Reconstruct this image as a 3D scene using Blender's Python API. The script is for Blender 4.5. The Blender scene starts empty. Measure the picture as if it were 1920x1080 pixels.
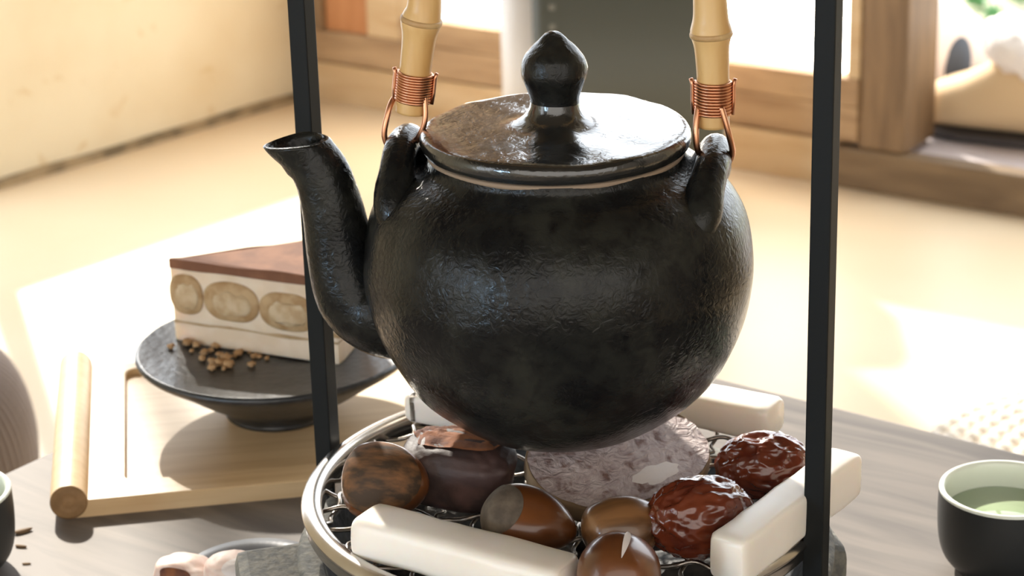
import bpy, bmesh, math, random
from mathutils import Vector, Matrix, noise
random.seed(7)
R = math.radians
PI = math.pi
sc = bpy.context.scene
col = sc.collection

# ------------------------------------------------------------------ camera
CAM_H, PITCH, ROLL, FPX = 0.79, R(20.5), R(1.6), 4200.0
cam = bpy.data.objects.new('camera', bpy.data.cameras.new('camera'))
col.objects.link(cam)
CROT = Matrix.Rotation(PI/2 - PITCH, 3, 'X') @ Matrix.Rotation(-ROLL, 3, 'Z')
CPOS = Vector((0, 0, CAM_H))
cam.matrix_world = Matrix.Translation(CPOS) @ CROT.to_4x4()
cam.data.sensor_width = 36
cam.data.lens = FPX/1920*36
cam.data.clip_start = .02
cam.data.dof.use_dof = True
cam.data.dof.focus_distance = 0.815
cam.data.dof.aperture_fstop = 20
sc.camera = cam

# ------------------------------------------------------------------ light
sc.view_settings.view_transform = 'Standard'
sc.view_settings.look = 'None'
sc.view_settings.exposure = 0.0
sc.view_settings.gamma = 1
sc.view_settings.use_curve_mapping = False
w = bpy.data.worlds.new('sky'); sc.world = w; w.use_nodes = True
bg = w.node_tree.nodes['Background']
bg.inputs['Color'].default_value = (.88, .94, 1.0, 1)
bg.inputs['Strength'].default_value = 4.2
sun = bpy.data.lights.new('sun', 'SUN'); sun.energy = 8; sun.angle = R(1.6); sun.color = (1, .93, .82)
so = bpy.data.objects.new('sun', sun); col.objects.link(so)
SUN_EL = R(33)
sdir = Vector((.30, -.954, -math.tan(SUN_EL))).normalized()
so.rotation_euler = sdir.to_track_quat('-Z', 'Y').to_euler()
so.location = (-3, 3, 4)

# ------------------------------------------------------------------ helpers
def ray(px, py):
    return CROT @ Vector(((px-960)/FPX, -(py-540)/FPX, -1))
def at_z(px, py, z):
    d = ray(px, py); return CPOS + d*((z-CAM_H)/d.z)
def at_plane(px, py, o, n):
    d = ray(px, py); return CPOS + d*((Vector(o)-CPOS).dot(n)/d.dot(n))

def new_mat(name):
    m = bpy.data.materials.new(name); m.use_nodes = True
    return m, m.node_tree.nodes, m.node_tree.links, m.node_tree.nodes['Principled BSDF']
def mat(name, c, rough=.5, metal=0, c2=None, scale=8, stretch=(1,1,1), lo=.4, hi=.6, detail=4, dist=0,
        bump=None, sss=0, spec=.5, coat=0, trans=0, rough2=None, c3=None, scale3=30, lo3=.55, hi3=.7, coords='Object', sssr=.01):
    m, N, L, b = new_mat(name)
    b.inputs['Base Color'].default_value = (*c, 1)
    b.inputs['Roughness'].default_value = rough
    b.inputs['Metallic'].default_value = metal
    b.inputs['Specular IOR Level'].default_value = spec
    b.inputs['Coat Weight'].default_value = coat
    b.inputs['Transmission Weight'].default_value = trans
    if sss:
        b.inputs['Subsurface Weight'].default_value = sss
        b.inputs['Subsurface Radius'].default_value = (1, .7, .45)
        b.inputs['Subsurface Scale'].default_value = sssr
    tc = N.new('ShaderNodeTexCoord')
    def nz(s, st, det, di):
        mp = N.new('ShaderNodeMapping'); mp.inputs['Scale'].default_value = st
        L.new(tc.outputs[coords], mp.inputs['Vector'])
        n = N.new('ShaderNodeTexNoise'); n.inputs['Scale'].default_value = s
        n.inputs['Detail'].default_value = det; n.inputs['Distortion'].default_value = di
        L.new(mp.outputs[0], n.inputs['Vector']); return n
    cs = None
    if c2:
        n = nz(scale, stretch, detail, dist)
        rp = N.new('ShaderNodeValToRGB')
        rp.color_ramp.elements[0].position = lo; rp.color_ramp.elements[0].color = (*c, 1)
        rp.color_ramp.elements[1].position = hi; rp.color_ramp.elements[1].color = (*c2, 1)
        L.new(n.outputs[0], rp.inputs[0]); cs = rp.outputs[0]
        if rough2 is not None:
            mr = N.new('ShaderNodeMapRange'); mr.inputs[1].default_value = lo; mr.inputs[2].default_value = hi
            mr.inputs[3].default_value = rough; mr.inputs[4].default_value = rough2
            L.new(n.outputs[0], mr.inputs[0]); L.new(mr.outputs[0], b.inputs['Roughness'])
    if c3:
        n = nz(scale3, stretch, 5, .5)
        mr = N.new('ShaderNodeMapRange'); mr.inputs[1].default_value = lo3; mr.inputs[2].default_value = hi3
        L.new(n.outputs[0], mr.inputs[0])
        mx = N.new('ShaderNodeMix'); mx.data_type = 'RGBA'
        L.new(mr.outputs[0], mx.inputs[0])
        if cs: L.new(cs, mx.inputs[6])
        else: mx.inputs[6].default_value = (*c, 1)
        mx.inputs[7].default_value = (*c3, 1); cs = mx.outputs[2]
    if cs: L.new(cs, b.inputs['Base Color'])
    if bump:
        s, strength, d = bump[:3]
        n = nz(s, bump[3] if len(bump) > 3 else (1,1,1), 6, bump[4] if len(bump) > 4 else 0)
        bp = N.new('ShaderNodeBump'); bp.inputs['Strength'].default_value = strength; bp.inputs['Distance'].default_value = d
        L.new(n.outputs[0], bp.inputs['Height']); L.new(bp.outputs[0], b.inputs['Normal'])
        if coat: L.new(bp.outputs[0], b.inputs['Coat Normal'])
    return m
def emit_mat(name, c, s):
    m, N, L, b = new_mat(name)
    b.inputs['Base Color'].default_value = (*c, 1); b.inputs['Roughness'].default_value = .9
    b.inputs['Emission Color'].default_value = (*c, 1); b.inputs['Emission Strength'].default_value = s
    return m

def link(name, me, m, parent=None, smooth=True):
    if smooth: me.polygons.foreach_set('use_smooth', [True]*len(me.polygons))
    if m: me.materials.append(m)
    o = bpy.data.objects.new(name, me); col.objects.link(o)
    if parent: o.parent = parent
    return o
def pyd(name, v, f, m, parent=None, smooth=True):
    me = bpy.data.meshes.new(name); me.from_pydata([tuple(a) for a in v], [], f); me.update()
    return link(name, me, m, parent, smooth)
def bmo(name, bm, m, parent=None, smooth=True):
    bmesh.ops.recalc_face_normals(bm, faces=bm.faces[:])
    me = bpy.data.meshes.new(name); bm.to_mesh(me); bm.free()
    return link(name, me, m, parent, smooth)
def tag(o, label=None, cat=None, group=None, kind=None):
    for k, v in (('label', label), ('category', cat), ('group', group), ('kind', kind)):
        if v: o[k] = v
    return o
def thing(name, label, cat, loc=(0,0,0), rotz=0, group=None):
    o = bpy.data.objects.new(name, None); o.empty_display_size = .02; col.objects.link(o)
    o.location = loc; o.rotation_euler = (0, 0, rotz)
    return tag(o, label, cat, group)
def dup(root, loc, rot, label, group=None):
    r = root.copy(); col.objects.link(r); r.location = loc; r.rotation_euler = rot; tag(r, label, None, group)
    for ch in list(root.children):
        c = ch.copy(); col.objects.link(c); c.parent = r
        for g in ch.children:
            d = g.copy(); col.objects.link(d); d.parent = c
    return r

def bm_box(bm, x0, x1, y0, y1, z0, z1, bev=0, M=None):
    r = bmesh.ops.create_cube(bm, size=1)
    vs = r['verts']
    for v in vs:
        v.co = Vector((x0+(v.co.x+.5)*(x1-x0), y0+(v.co.y+.5)*(y1-y0), z0+(v.co.z+.5)*(z1-z0)))
    if bev:
        es = list({e for v in vs for e in v.link_edges})
        g = bmesh.ops.bevel(bm, geom=es, offset=bev, segments=2, affect='EDGES', profile=.6)
        vs = list({v for f in g['faces'] for v in f.verts} | {v for v in vs if v.is_valid})
    if M:
        for v in vs: v.co = M @ v.co
def box(name, x0, x1, y0, y1, z0, z1, m, parent=None, bev=0, M=None):
    bm = bmesh.new(); bm_box(bm, x0, x1, y0, y1, z0, z1, bev)
    if M: bmesh.ops.transform(bm, matrix=M, verts=bm.verts[:])
    return bmo(name, bm, m, parent, smooth=False)

def lathe(prof, n=64, wob=None, closed=False, caps=False):
    v, f = [], []
    k = len(prof)
    for (r, z) in prof:
        for i in range(n):
            a = 2*PI*i/n
            v.append(Vector((r*math.cos(a), r*math.sin(a), z)))
    for j in range(k if closed else k-1):
        j2 = (j+1) % k
        for i in range(n):
            i2 = (i+1) % n
            f.append((j*n+i, j*n+i2, j2*n+i2, j2*n+i))
    if caps:
        if prof[0][0] > 0: f.append(tuple(range(n))[::-1])
        if prof[-1][0] > 0: f.append(tuple((k-1)*n+i for i in range(n)))
    if wob:
        v = [p + p.normalized()*wob[1]*noise.noise(p*wob[0]) if p.length > 1e-6 else p for p in v]
    return v, f
def smooth_prof(pts, sub=4):
    out = []
    n = len(pts)
    for i in range(n-1):
        p0, p1, p2, p3 = pts[max(i-1,0)], pts[i], pts[i+1], pts[min(i+2,n-1)]
        for s in range(sub):
            t = s/sub
            q = []
            for a, b, c, d in zip(p0, p1, p2, p3):
                q.append(.5*((2*b)+(-a+c)*t+(2*a-5*b+4*c-d)*t*t+(-a+3*b-3*c+d)*t**3))
            out.append(tuple(q))
    out.append(tuple(pts[-1]))
    return out
def tube(path, rad, n=12, tans=None, cap=True, closed=False, scale=None):
    P = [Vector(p) for p in path]; k = len(P)
    if not hasattr(rad, '__len__'): rad = [rad]*k
    v, f = [], []
    up = None
    for j in range(k):
        if tans and tans[j] is not None: t = Vector(tans[j]).normalized()
        elif closed: t = (P[(j+1)%k]-P[j-1]).normalized()
        else: t = (P[min(j+1,k-1)]-P[max(j-1,0)]).normalized()
        if up is None:
            up = Vector((0,0,1)) if abs(t.z) < .9 else Vector((0,1,0))
        s = t.cross(up).normalized(); up = s.cross(t).normalized()
        for i in range(n):
            a = 2*PI*i/n
            v.append(P[j] + (s*math.cos(a) + up*math.sin(a))*rad[j])
    for j in range(k if closed else k-1):
        j2 = (j+1) % k
        for i in range(n):
            i2 = (i+1) % n
            f.append((j*n+i, j*n+i2, j2*n+i2, j2*n+i))
    if cap and not closed:
        f.append(tuple(range(n))[::-1]); f.append(tuple((k-1)*n+i for i in range(n)))
    return v, f
def ball(fn, nu=48, nv=28, th1=PI):
    """closed surface from fn(unit direction) -> point; th1 < pi gives a cap around +z"""
    v = [fn(Vector((0,0,1)))]; f = []
    full = th1 >= PI-1e-6
    rows = nv-1 if full else nv
    for j in range(1, rows+1):
        th = th1*j/nv
        for i in range(nu):
            a = 2*PI*i/nu
            v.append(fn(Vector((math.sin(th)*math.cos(a), math.sin(th)*math.sin(a), math.cos(th)))))
    for i in range(nu): f.append((0, 1+i, 1+(i+1)%nu))
    for j in range(rows-1):
        for i in range(nu):
            a, b = 1+j*nu, 1+(j+1)*nu; i2 = (i+1) % nu
            f.append((a+i, b+i, b+i2, a+i2))
    if full:
        v.append(fn(Vector((0,0,-1)))); e = len(v)-1; a = 1+(rows-1)*nu
        for i in range(nu): f.append((a+(i+1)%nu, a+i, e))
    return v, f
def sgnp(x, e): return math.copysign(abs(x)**e, x)

# ------------------------------------------------------------------ materials
M_floor = mat('paper floor', (.68,.525,.335), .40, spec=.4, c2=(.75,.61,.425), scale=2.2, lo=.3, hi=.7, bump=(9,.15,.004))
M_wallp = mat('mustard hanji plaster', (.72,.63,.45), .85, c2=(.65,.53,.34), scale=5, lo=.45, hi=.75, c3=(.55,.38,.17), scale3=26, lo3=.64, hi3=.78, bump=(40,.2,.002))
M_crack = mat('grimy gap', (.16,.12,.07), .9, c2=(.35,.26,.15), scale=30)
M_wood = mat('pine beam', (.44,.285,.15), .6, c2=(.28,.165,.08), scale=9, stretch=(1,7,7), lo=.35, hi=.7, dist=.6, bump=(20,.2,.002,(1,8,8)))
M_wood2 = mat('pine post', (.24,.145,.07), .6, c2=(.15,.088,.042), scale=9, stretch=(8,8,1), lo=.35, hi=.7, dist=.6, bump=(20,.2,.002,(8,8,1)))
M_wood3 = mat('dark pine threshold', (.22,.14,.07), .6, c2=(.14,.085,.04), scale=9, stretch=(1,7,7), lo=.35, hi=.7, dist=.6, bump=(20,.2,.002,(1,8,8)))
M_wood_lt = mat('pale pine', (.58,.41,.23), .6, c2=(.48,.31,.15), scale=8, stretch=(1,6,6), lo=.35, hi=.7, dist=.6)
M_wood_red = mat('reddish pine', (.50,.22,.085), .6, c2=(.38,.15,.05), scale=8, stretch=(7,7,1), lo=.35, hi=.7)
M_paper = emit_mat('window paper lit by daylight', (1,.92,.80), 9)
M_fill = emit_mat('rear fill glow', (1,.97,.93), 1.7)  # glow of the panel added behind the camera as front fill
M_ceil = mat('ceiling boards', (.12,.085,.05), .8)
M_rearwall = mat('rear plaster', (.45,.41,.36), .9)
M_porch = mat('pale porch stone', (.62,.55,.54), .7, c2=(.55,.48,.47), scale=6, bump=(60,.2,.002))
M_garden = mat('garden gravel', (.36,.33,.22), .9, c2=(.22,.25,.12), scale=14, lo=.45, hi=.6, c3=(.5,.48,.38), scale3=20)
M_leaf = mat('leaf', (.10,.26,.10), .5, c2=(.2,.4,.2), scale=10)
M_dev = mat('grey green panel', (.085,.083,.062), .55)
M_devs = mat('pale casing', (.62,.56,.50), .4)
M_mark = mat('faint mark', (.15,.145,.12), .5)
M_pot = mat('black wrinkled glaze', (.007,.0075,.0075), .10, c2=(.020,.020,.016), scale=22, lo=.38, hi=.62, rough2=.25, dist=1.5, c3=(.004,.004,.0045), scale3=130, lo3=.42, hi3=.75, bump=(330,.36,.0011,(1,1,1),1.2), spec=.21)
M_lid = mat('black lid glaze', (.010,.0105,.010), .13, c2=(.016,.016,.014), scale=40, lo=.4, hi=.65, rough2=.24, dist=1, bump=(230,.20,.0010,(1,1,1),1.4), spec=.6, coat=.8)
M_clay = mat('bare clay', (.26,.19,.13), .8)
M_bamboo = mat('bamboo', (.65,.42,.175), .36, c2=(.55,.31,.105), scale=40, stretch=(3,3,.4), lo=.4, hi=.7, c3=(.38,.22,.08), scale3=60, lo3=.66, hi3=.8)
M_node = mat('bamboo node', (.42,.25,.10), .5, c2=(.55,.37,.17), scale=90)
M_cop = mat('copper wire', (.62,.30,.17), .3, metal=1)
M_iron = mat('black iron', (.009,.010,.010), .5, spec=.15)
M_steel = mat('steel', (.55,.52,.49), .22, metal=1, c2=(.45,.42,.38), scale=20)
M_wire = mat('steel wire', (.42,.38,.34), .28, metal=1)
M_stone = mat('granular stone', (.10,.10,.09), .75, c2=(.19,.18,.15), scale=260, lo=.4, hi=.62, bump=(420,.7,.001))
M_soot = mat('sooty inside', (.022,.023,.026), .6, c2=(.05,.055,.06), scale=200, bump=(300,.6,.001))
M_coal = mat('charcoal', (.012,.012,.012), .6, c2=(.05,.045,.04), scale=80, bump=(160,.8,.002))
M_ricecake = mat('rice cake', (.92,.86,.78), .32, sss=.35, sssr=.006, c2=(.89,.82,.73), scale=40, bump=(120,.08,.0006))
M_nut = mat('chestnut shell', (.16,.050,.012), .28, c2=(.085,.030,.010), scale=26, stretch=(.5,3,3), lo=.35, hi=.7, coat=.3)
M_nut2 = mat('dark chestnut shell', (.25,.115,.042), .30, c2=(.06,.025,.010), scale=30, stretch=(.35,3,3), lo=.4, hi=.62, coat=.3)
M_hilum = mat('chestnut scar', (.045,.024,.010), .75, c2=(.22,.095,.032), scale=230, stretch=(.3,1,1), lo=.4, hi=.7, bump=(220,.5,.0006))
M_hilum2 = mat('grey chestnut scar', (.075,.055,.038), .85, c2=(.15,.115,.08), scale=150, lo=.4, hi=.7, bump=(260,.5,.0006))
M_jujube = mat('jujube skin', (.14,.028,.010), .22, c2=(.08,.014,.007), scale=60, coat=.5)
M_yamskin = mat('root skin', (.20,.13,.07), .8, c2=(.32,.21,.12), scale=60, bump=(120,.6,.001))
M_yam = mat('purple grey cut root', (.45,.35,.34), .6, c2=(.62,.52,.50), scale=130, lo=.35, hi=.68, dist=2.2, c3=(.20,.11,.09), scale3=170, lo3=.52, hi3=.68, bump=(200,.9,.0022,(1,1,1),1.5))
M_starch = mat('pale starchy flesh', (.80,.72,.68), .6, bump=(200,.5,.001))
M_roast = mat('roasted purple root', (.035,.019,.016), .6, c2=(.06,.03,.025), scale=60, c3=(.12,.06,.05), scale3=30, bump=(110,.6,.0015))
M_roastskin = mat('charred orange skin', (.24,.085,.03), .85, c2=(.10,.035,.02), scale=110, bump=(160,.8,.0015))
M_table = mat('dark tabletop wood', (.21,.18,.155), .62, c2=(.115,.10,.09), scale=5.5, stretch=(1.2,9,1), lo=.35, hi=.68, dist=1.0, bump=(16,.12,.001,(1.2,12,1)), spec=.28)
M_bboard = mat('bamboo board', (.70,.50,.28), .45, c2=(.62,.42,.22), scale=10, stretch=(1,16,16), lo=.4, hi=.65)
M_bend = mat('board end grain', (.34,.20,.09), .7, c2=(.26,.15,.065), scale=160)
M_plate = mat('black stone glaze', (.022,.024,.026), .33, c2=(.035,.037,.040), scale=120, bump=(240,.4,.0008), spec=.5)
M_cream = mat('mascarpone cream', (.76,.61,.46), .55, sss=.4, sssr=.008, c2=(.70,.54,.38), scale=60, bump=(160,.25,.0006))
M_cocoa = mat('cocoa dusted top', (.24,.105,.052), .85, c2=(.17,.07,.035), scale=60, c3=(.09,.035,.02), scale3=22, lo3=.64, hi3=.72, bump=(300,.4,.0006))
M_finger = mat('coffee soaked sponge', (.34,.20,.085), .75, c2=(.46,.31,.16), scale=120, bump=(260,.5,.0008))
M_fcore = mat('pale sponge core', (.58,.44,.28), .75, c2=(.44,.30,.16), scale=120, bump=(260,.5,.0008), sss=.3, sssr=.006)
M_line = mat('thin coffee layer', (.36,.23,.11), .7, c2=(.46,.31,.17), scale=80)
M_crumb = mat('biscuit crumb', (.66,.42,.21), .8, c2=(.50,.28,.13), scale=200, bump=(400,.5,.0006))
M_cupout = mat('matte black cup glaze', (.012,.014,.015), .45)
M_cupin = mat('celadon white glaze', (.72,.76,.68), .2)
M_tea = mat('green tea', (.36,.45,.28), .06)
M_pouf = mat('taupe rib knit', (.27,.225,.205), .9, bump=(120,.3,.002))
M_croch = mat('cream cotton braid', (.80,.72,.62), .9, bump=(90,.4,.002))
M_suede = mat('tan suede', (.62,.44,.25), .8)
M_sole = mat('dark sole', (.05,.04,.035), .7)
M_fur = mat('white fleece', (.85,.78,.72), .95, bump=(60,.8,.006))
M_navy = mat('navy lining', (.06,.075,.10), .8)
M_white = mat('white canvas', (.78,.70,.66), .8)
M_chip = mat('dry leaf bit', (.22,.14,.07), .8)
M_saucer = mat('grey blue glazed saucer', (.16,.17,.19), .25)

# ------------------------------------------------------------------ setting
def plank_wall_frame(o, u):
    n = Vector((-u.y, u.x, 0))
    return Matrix(((u.x, n.x, 0, o.x), (u.y, n.y, 0, o.y), (0, 0, 1, 0), (0, 0, 0, 1)))
B1 = at_z(600, 187, 0); B2 = at_z(1920, 405, 0)
ub = (B2-B1).normalized(); FB = plank_wall_frame(B1, ub)          # +y of FB points out of the room
L0 = at_z(0, 350, 0); L1 = at_z(545, 188, 0)
ul = (L1-L0).normalized(); FL = plank_wall_frame(L0, ul)          # +y out of the room
def wb(name, u0, u1, v0, v1, z0, z1, m, F, bev=0, parent=None, kind='structure'):
    bm = bmesh.new(); bm_box(bm, u0, u1, v0, v1, z0, z1, bev)
    o = bmo(name, bm, m, parent, smooth=False)
    if not parent:
        o.matrix_world = F
        if kind: o['kind'] = kind
    return o

floor_bm = bmesh.new()
bm_box(floor_bm, -3.4, 3.2, -2.6, 3.0, -.10, 0)
# cut the floor at the back wall line so the porch lies beyond it
bmesh.ops.bisect_plane(floor_bm, geom=floor_bm.verts[:]+floor_bm.edges[:]+floor_bm.faces[:], plane_co=FB @ Vector((0,.03,0)), plane_no=FB.to_3x3() @ Vector((0,1,0)), clear_outer=True)
bmesh.ops.holes_fill(floor_bm, edges=floor_bm.edges[:])
bmesh.ops.bisect_plane(floor_bm, geom=floor_bm.verts[:]+floor_bm.edges[:]+floor_bm.faces[:], plane_co=FL @ Vector((0,.06,0)), plane_no=FL.to_3x3() @ Vector((0,1,0)), clear_outer=True)
bmesh.ops.holes_fill(floor_bm, edges=floor_bm.edges[:])
tag(bmo('floor', floor_bm, M_floor, smooth=False), kind='structure')

# left wall: a door opening towards the camera and a window beside it (both out of the frame) let the sun in
UD0, UD1, UW1, ZD0, ZW0, ZW1 = -.60, -.025, .46, .05, .228, 1.78
u_corner = .52
bm = bmesh.new()
for a in ((-4.2,UD0,0,2.3), (UD0,UD1,0,ZD0), (UD0,UD1,ZW1,2.3), (UD1,UW1,0,ZW0), (UD1,UW1,ZW1,2.3), (UW1,u_corner,0,2.3)):
    bm_box(bm, a[0], a[1], 0, .07, a[2], a[3])
o = bmo('wall_left', bm, M_wallp, smooth=False); o.matrix_world = FL; tag(o, kind='structure')
bm = bmesh.new()
for a in ((UD1+.001,UD1+.007,ZW0,ZW1-.03), (UW1-.02,UW1-.001,ZW0,ZW1-.03), (UD1+.001,UW1-.001,ZW0,ZW0+.008), (UD1+.001,UW1-.001,ZW1-.03,ZW1-.001)):
    bm_box(bm, a[0], a[1], .004, .066, a[2], a[3])
o = bmo('window_2', bm, M_wood, smooth=False); o.matrix_world = FL; tag(o, kind='structure')
bm = bmesh.new()
for a in ((UD0+.001,UD0+.04,ZD0,ZW1-.03), (UD0+.001,UD1-.001,ZD0,ZD0+.012), (UD0+.001,UD1-.001,ZW1-.03,ZW1-.001)):
    bm_box(bm, a[0], a[1], .004, .066, a[2], a[3])
o = bmo('door_1', bm, M_wood, smooth=False); o.matrix_world = FL; tag(o, kind='structure')
# grimy joint along the foot of the left wall
v, f = [], []
n = 60
for i in range(n+1):
    u = -2.0 + (u_corner+2.0)*i/n
    h = .005 + .004*(noise.noise(Vector((u*9, 0, 3)))+.4)
    v += [Vector((u, -.010, 0)), Vector((u, -.010, max(h,.002))), Vector((u, .001, max(h,.002)+.003)), Vector((u, .001, 0))]
for i in range(n):
    for k in range(4):
        a, b = i*4+k, i*4+(k+1)%4
        f.append((a, b, b+4, a+4))
o = pyd('baseboard_left', v, f, M_crack, smooth=False); o.matrix_world = FL; tag(o, kind='structure')

# back wall: plank, beam, window, posts, threshold (z read off the real wall plane)
tU0, tU1 = -.06, .745
wb('trim_1', tU0, tU1, -.004, .06, 0, .053, M_wood_lt, FB, .002)
wb('trim_2', tU0, .7715, -.006, .06, .055, .096, M_wood, FB, .003)
win = thing('window_1', None, None); win.matrix_world = FB; win['kind'] = 'structure'; 
wb('rail', .14, .772, -.008, .05, .0965, .128, M_wood, FB, .002, win)
wb('stile', .14, .165, -.006, .05, .128, 1.70, M_wood_lt, FB, .002, win)
wb('stile', .757, .772, -.006, .05, .128, 1.70, M_wood_lt, FB, .002, win)
wb('rail', .14, .772, -.008, .05, 1.70, 1.74, M_wood, FB, .002, win)
wb('paper', .165, .757, .018, .024, .128, .318, M_paper, FB, 0, win)
wb('rail', .165, .757, .0, .045, .318, .332, M_wood, FB, .002, win)
wb('sky_block_panel', .165, .350, .012, .03, .46, 1.70, M_wood2, FB, .002, win)  # unseen board added to keep sky reflection off the lid's left part
wb('trim_3', -.06, .018, -.010, .06, .0965, 2.3, M_wood2, FB, .003)
wb('trim_4', .018, .088, -.002, .06, .0965, 2.3, M_wood_red, FB, .003)
wb('trim_5', .088, .14, -.006, .06, .0965, 2.3, M_wood_lt, FB, .003)
wb('trim_6', .772, .828, -.004, .08, .0485, 2.3, M_wood2, FB, .004)
wb('trim_7', .745, 2.6, -.008, .018, 0, .048, M_wood3, FB, .004)         # threshold
wb('trim_8', .830, 2.6, -.03, .07, 1.72, 1.80, M_wood2, FB, .004)        # door head
wb('wall_back', -.06, 2.6, 0, .06, 1.80, 2.3, M_wallp, FB)
wb('wall_back', .14, .772, .0, .05, 1.74, 1.80, M_wallp, FB)
wb('wall_right', 1.75, 3.2, 0, .06, .048, 1.72, M_wallp, FB)
cb_ = bmesh.new(); bm_box(cb_, -3.4, 3.2, -2.6, 3.0, 2.3, 2.36)
for F_ in (FB, FL):
    bmesh.ops.bisect_plane(cb_, geom=cb_.verts[:]+cb_.edges[:]+cb_.faces[:], plane_co=F_ @ Vector((0,.09,0)), plane_no=F_.to_3x3() @ Vector((0,1,0)), clear_outer=True)
    bmesh.ops.holes_fill(cb_, edges=cb_.edges[:])
tag(bmo('ceiling', cb_, M_ceil, smooth=False), kind='structure')
bm = bmesh.new()
bm_box(bm, 2.3, 2.36, -2.6, 1.6, 0, 2.3)
bmo('wall_right', bm, M_rearwall, smooth=False)['kind'] = 'structure'
# wall behind the camera with a low paper window and an added fill panel
bm = bmesh.new()
RX0, RX1, RZ0, RZ1 = -2.62, -2.18, .54, .90
SX0, SX1, SZ0, SZ1 = -1.75, 2.2, .12, 2.12
Y = -1.55
for a in ((-3.4,RX0,0,2.3), (RX0,RX1,0,RZ0), (RX0,RX1,RZ1,2.3), (RX1,SX0,0,2.3), (SX0,SX1,0,SZ0), (SX0,SX1,SZ1,2.3), (SX1,2.36,0,2.3)):
    bm_box(bm, a[0], a[1], Y-.06, Y, a[2], a[3])
bmo('wall_rear', bm, M_rearwall, smooth=False)['kind'] = 'structure'
box('window_3', RX0, RX1, Y-.045, Y-.035, RZ0, RZ1, emit_mat('sky lit window', (.50,.74,1.0), 65.0))['kind'] = 'structure'
box('rear_fill_panel', SX0, SX1, Y-.045, Y-.035, SZ0, SZ1, M_fill)['kind'] = 'structure'  # wide glowing panel added to brighten the food from the front

# outside: porch slab, garden
wb('floor', .830, 2.9, .019, .060, -.16, .044, M_porch, FB)
wb('floor', .6, 2.9, .061, .62, -.16, .044, M_porch, FB, .004)
gar = wb('floor', -3, 6, .64, 7, -.40, -.36, M_garden, FB)
gar['label'] = 'pale gravelly garden ground beyond the porch'
# low green plants out in the garden
def plant(px, py, s, label, n=34):
    p = at_z(px, py, -.36)
    t = thing('garden_plant', label, 'plant', p, random.random()*6, 'low plants in the garden beyond the door')
    v, f = [], []
    for i in range(n):
        a = random.random()*2*PI; el = random.uniform(.3, 1.3); ln = s*random.uniform(.5, 1)
        d = Vector((math.cos(a)*math.cos(el), math.sin(a)*math.cos(el), math.sin(el))); sd = Vector((-math.sin(a), math.cos(a), 0))
        b = len(v); c = d*ln; wv = s*.13
        up = d.cross(sd)*wv*.25
        v += [d*ln*.25, c*.65+sd*wv+up, c, c*.65-sd*wv+up, c*.6-up]
        f += [(b,b+1,b+4), (b+1,b+2,b+4), (b+2,b+3,b+4), (b+3,b,b+4)]
    o = pyd('foliage', v, f, M_leaf, t, smooth=False); o['kind'] = 'stuff'
    st = tube([(0,0,0), (0,0,s*.3)], s*.03, 6); pyd('stem', *st, M_leaf, t)
plant(1832, 16, .055, 'green leafy plant at the upper right, left of the fleece collar')
plant(1864, 44, .050, 'small green leafy plant just above the fleece collar')
plant(1914, 8, .055, 'green leafy plant cut by the right edge of the photo')

# ------------------------------------------------------------------ floor standing unit in front of the window
dc = at_z(1158, 385, 0)
dev = thing('tower_unit', 'tall grey-green floor-standing unit with pale rounded side in front of the paper window', 'appliance', (dc.x, dc.y, 0), R(-4))
def rbox(x0, x1, y0, y1, z0, z1, r, seg=8):
    pts = []
    for cx, cy, a0 in ((x1-r,y1-r,0), (x0+r,y1-r,PI/2), (x0+r,y0+r,PI), (x1-r,y0+r,1.5*PI)):
        for k in range(seg+1):
            a = a0 + PI/2*k/seg; pts.append((cx+r*math.cos(a), cy+r*math.sin(a)))
    n = len(pts)
    v = [Vector((x, y, z)) for z in (z0, z1) for x, y in pts]
    f = [(i, (i+1)%n, n+(i+1)%n, n+i) for i in range(n)] + [tuple(range(n))[::-1], tuple(range(n, 2*n))]
    return v, f
pyd('casing', *rbox(-.122, .118, -.07, .075, .012, .280, .03), M_devs, dev)
o = pyd('front_panel', *rbox(-.086, .116, -.085, -.05, .03, .272, .012), M_dev, dev)
box('base', -.115, .112, -.065, .07, 0, .014, M_dev, dev, .003)
for k, z in enumerate((.155, .178, .199, .222, .243)):
    box('mark', -.068, -.061, -.0862, -.0845, z, z+.006, M_mark, dev)

# ------------------------------------------------------------------ shoes on the porch
def shoe_sections(secs, n=20, e=.75):
    v, f = [], []
    for (x, w, h, zb) in secs:
        for i in range(n):
            a = 2*PI*i/n
            v.append(Vector((x, sgnp(math.cos(a), e)*w, zb + (sgnp(math.sin(a), e)*.5+.5)*h)))
    k = len(secs)
    for j in range(k-1):
        for i in range(n):
            i2 = (i+1) % n
            f.append((j*n+i, j*n+i2, (j+1)*n+i2, (j+1)*n+i))
    f.append(tuple(range(n))[::-1]); f.append(tuple((k-1)*n+i for i in range(n)))
    return v, f
def fleece_ring(parent, cx, cz, rx, ry, r, tilt):
    path = []
    for i in range(36):
        a = 2*PI*i/36
        p = Vector((math.cos(a)*rx, math.sin(a)*ry, 0)); p.rotate(Matrix.Rotation(tilt, 3, 'Y'))
        path.append(p + Vector((cx, 0, cz)))
    v, f = tube(path, [r*(1+.12*noise.noise(Vector((i*.9,1,cx*50)))) for i in range(36)], 14, closed=True)
    v = [p + Vector((noise.noise(p*90), noise.noise(p*90+Vector((9,0,0))), noise.noise(p*90+Vector((0,9,0)))))*.005 for p in v]
    return pyd('fleece_collar', v, f, M_fur, parent)
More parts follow.
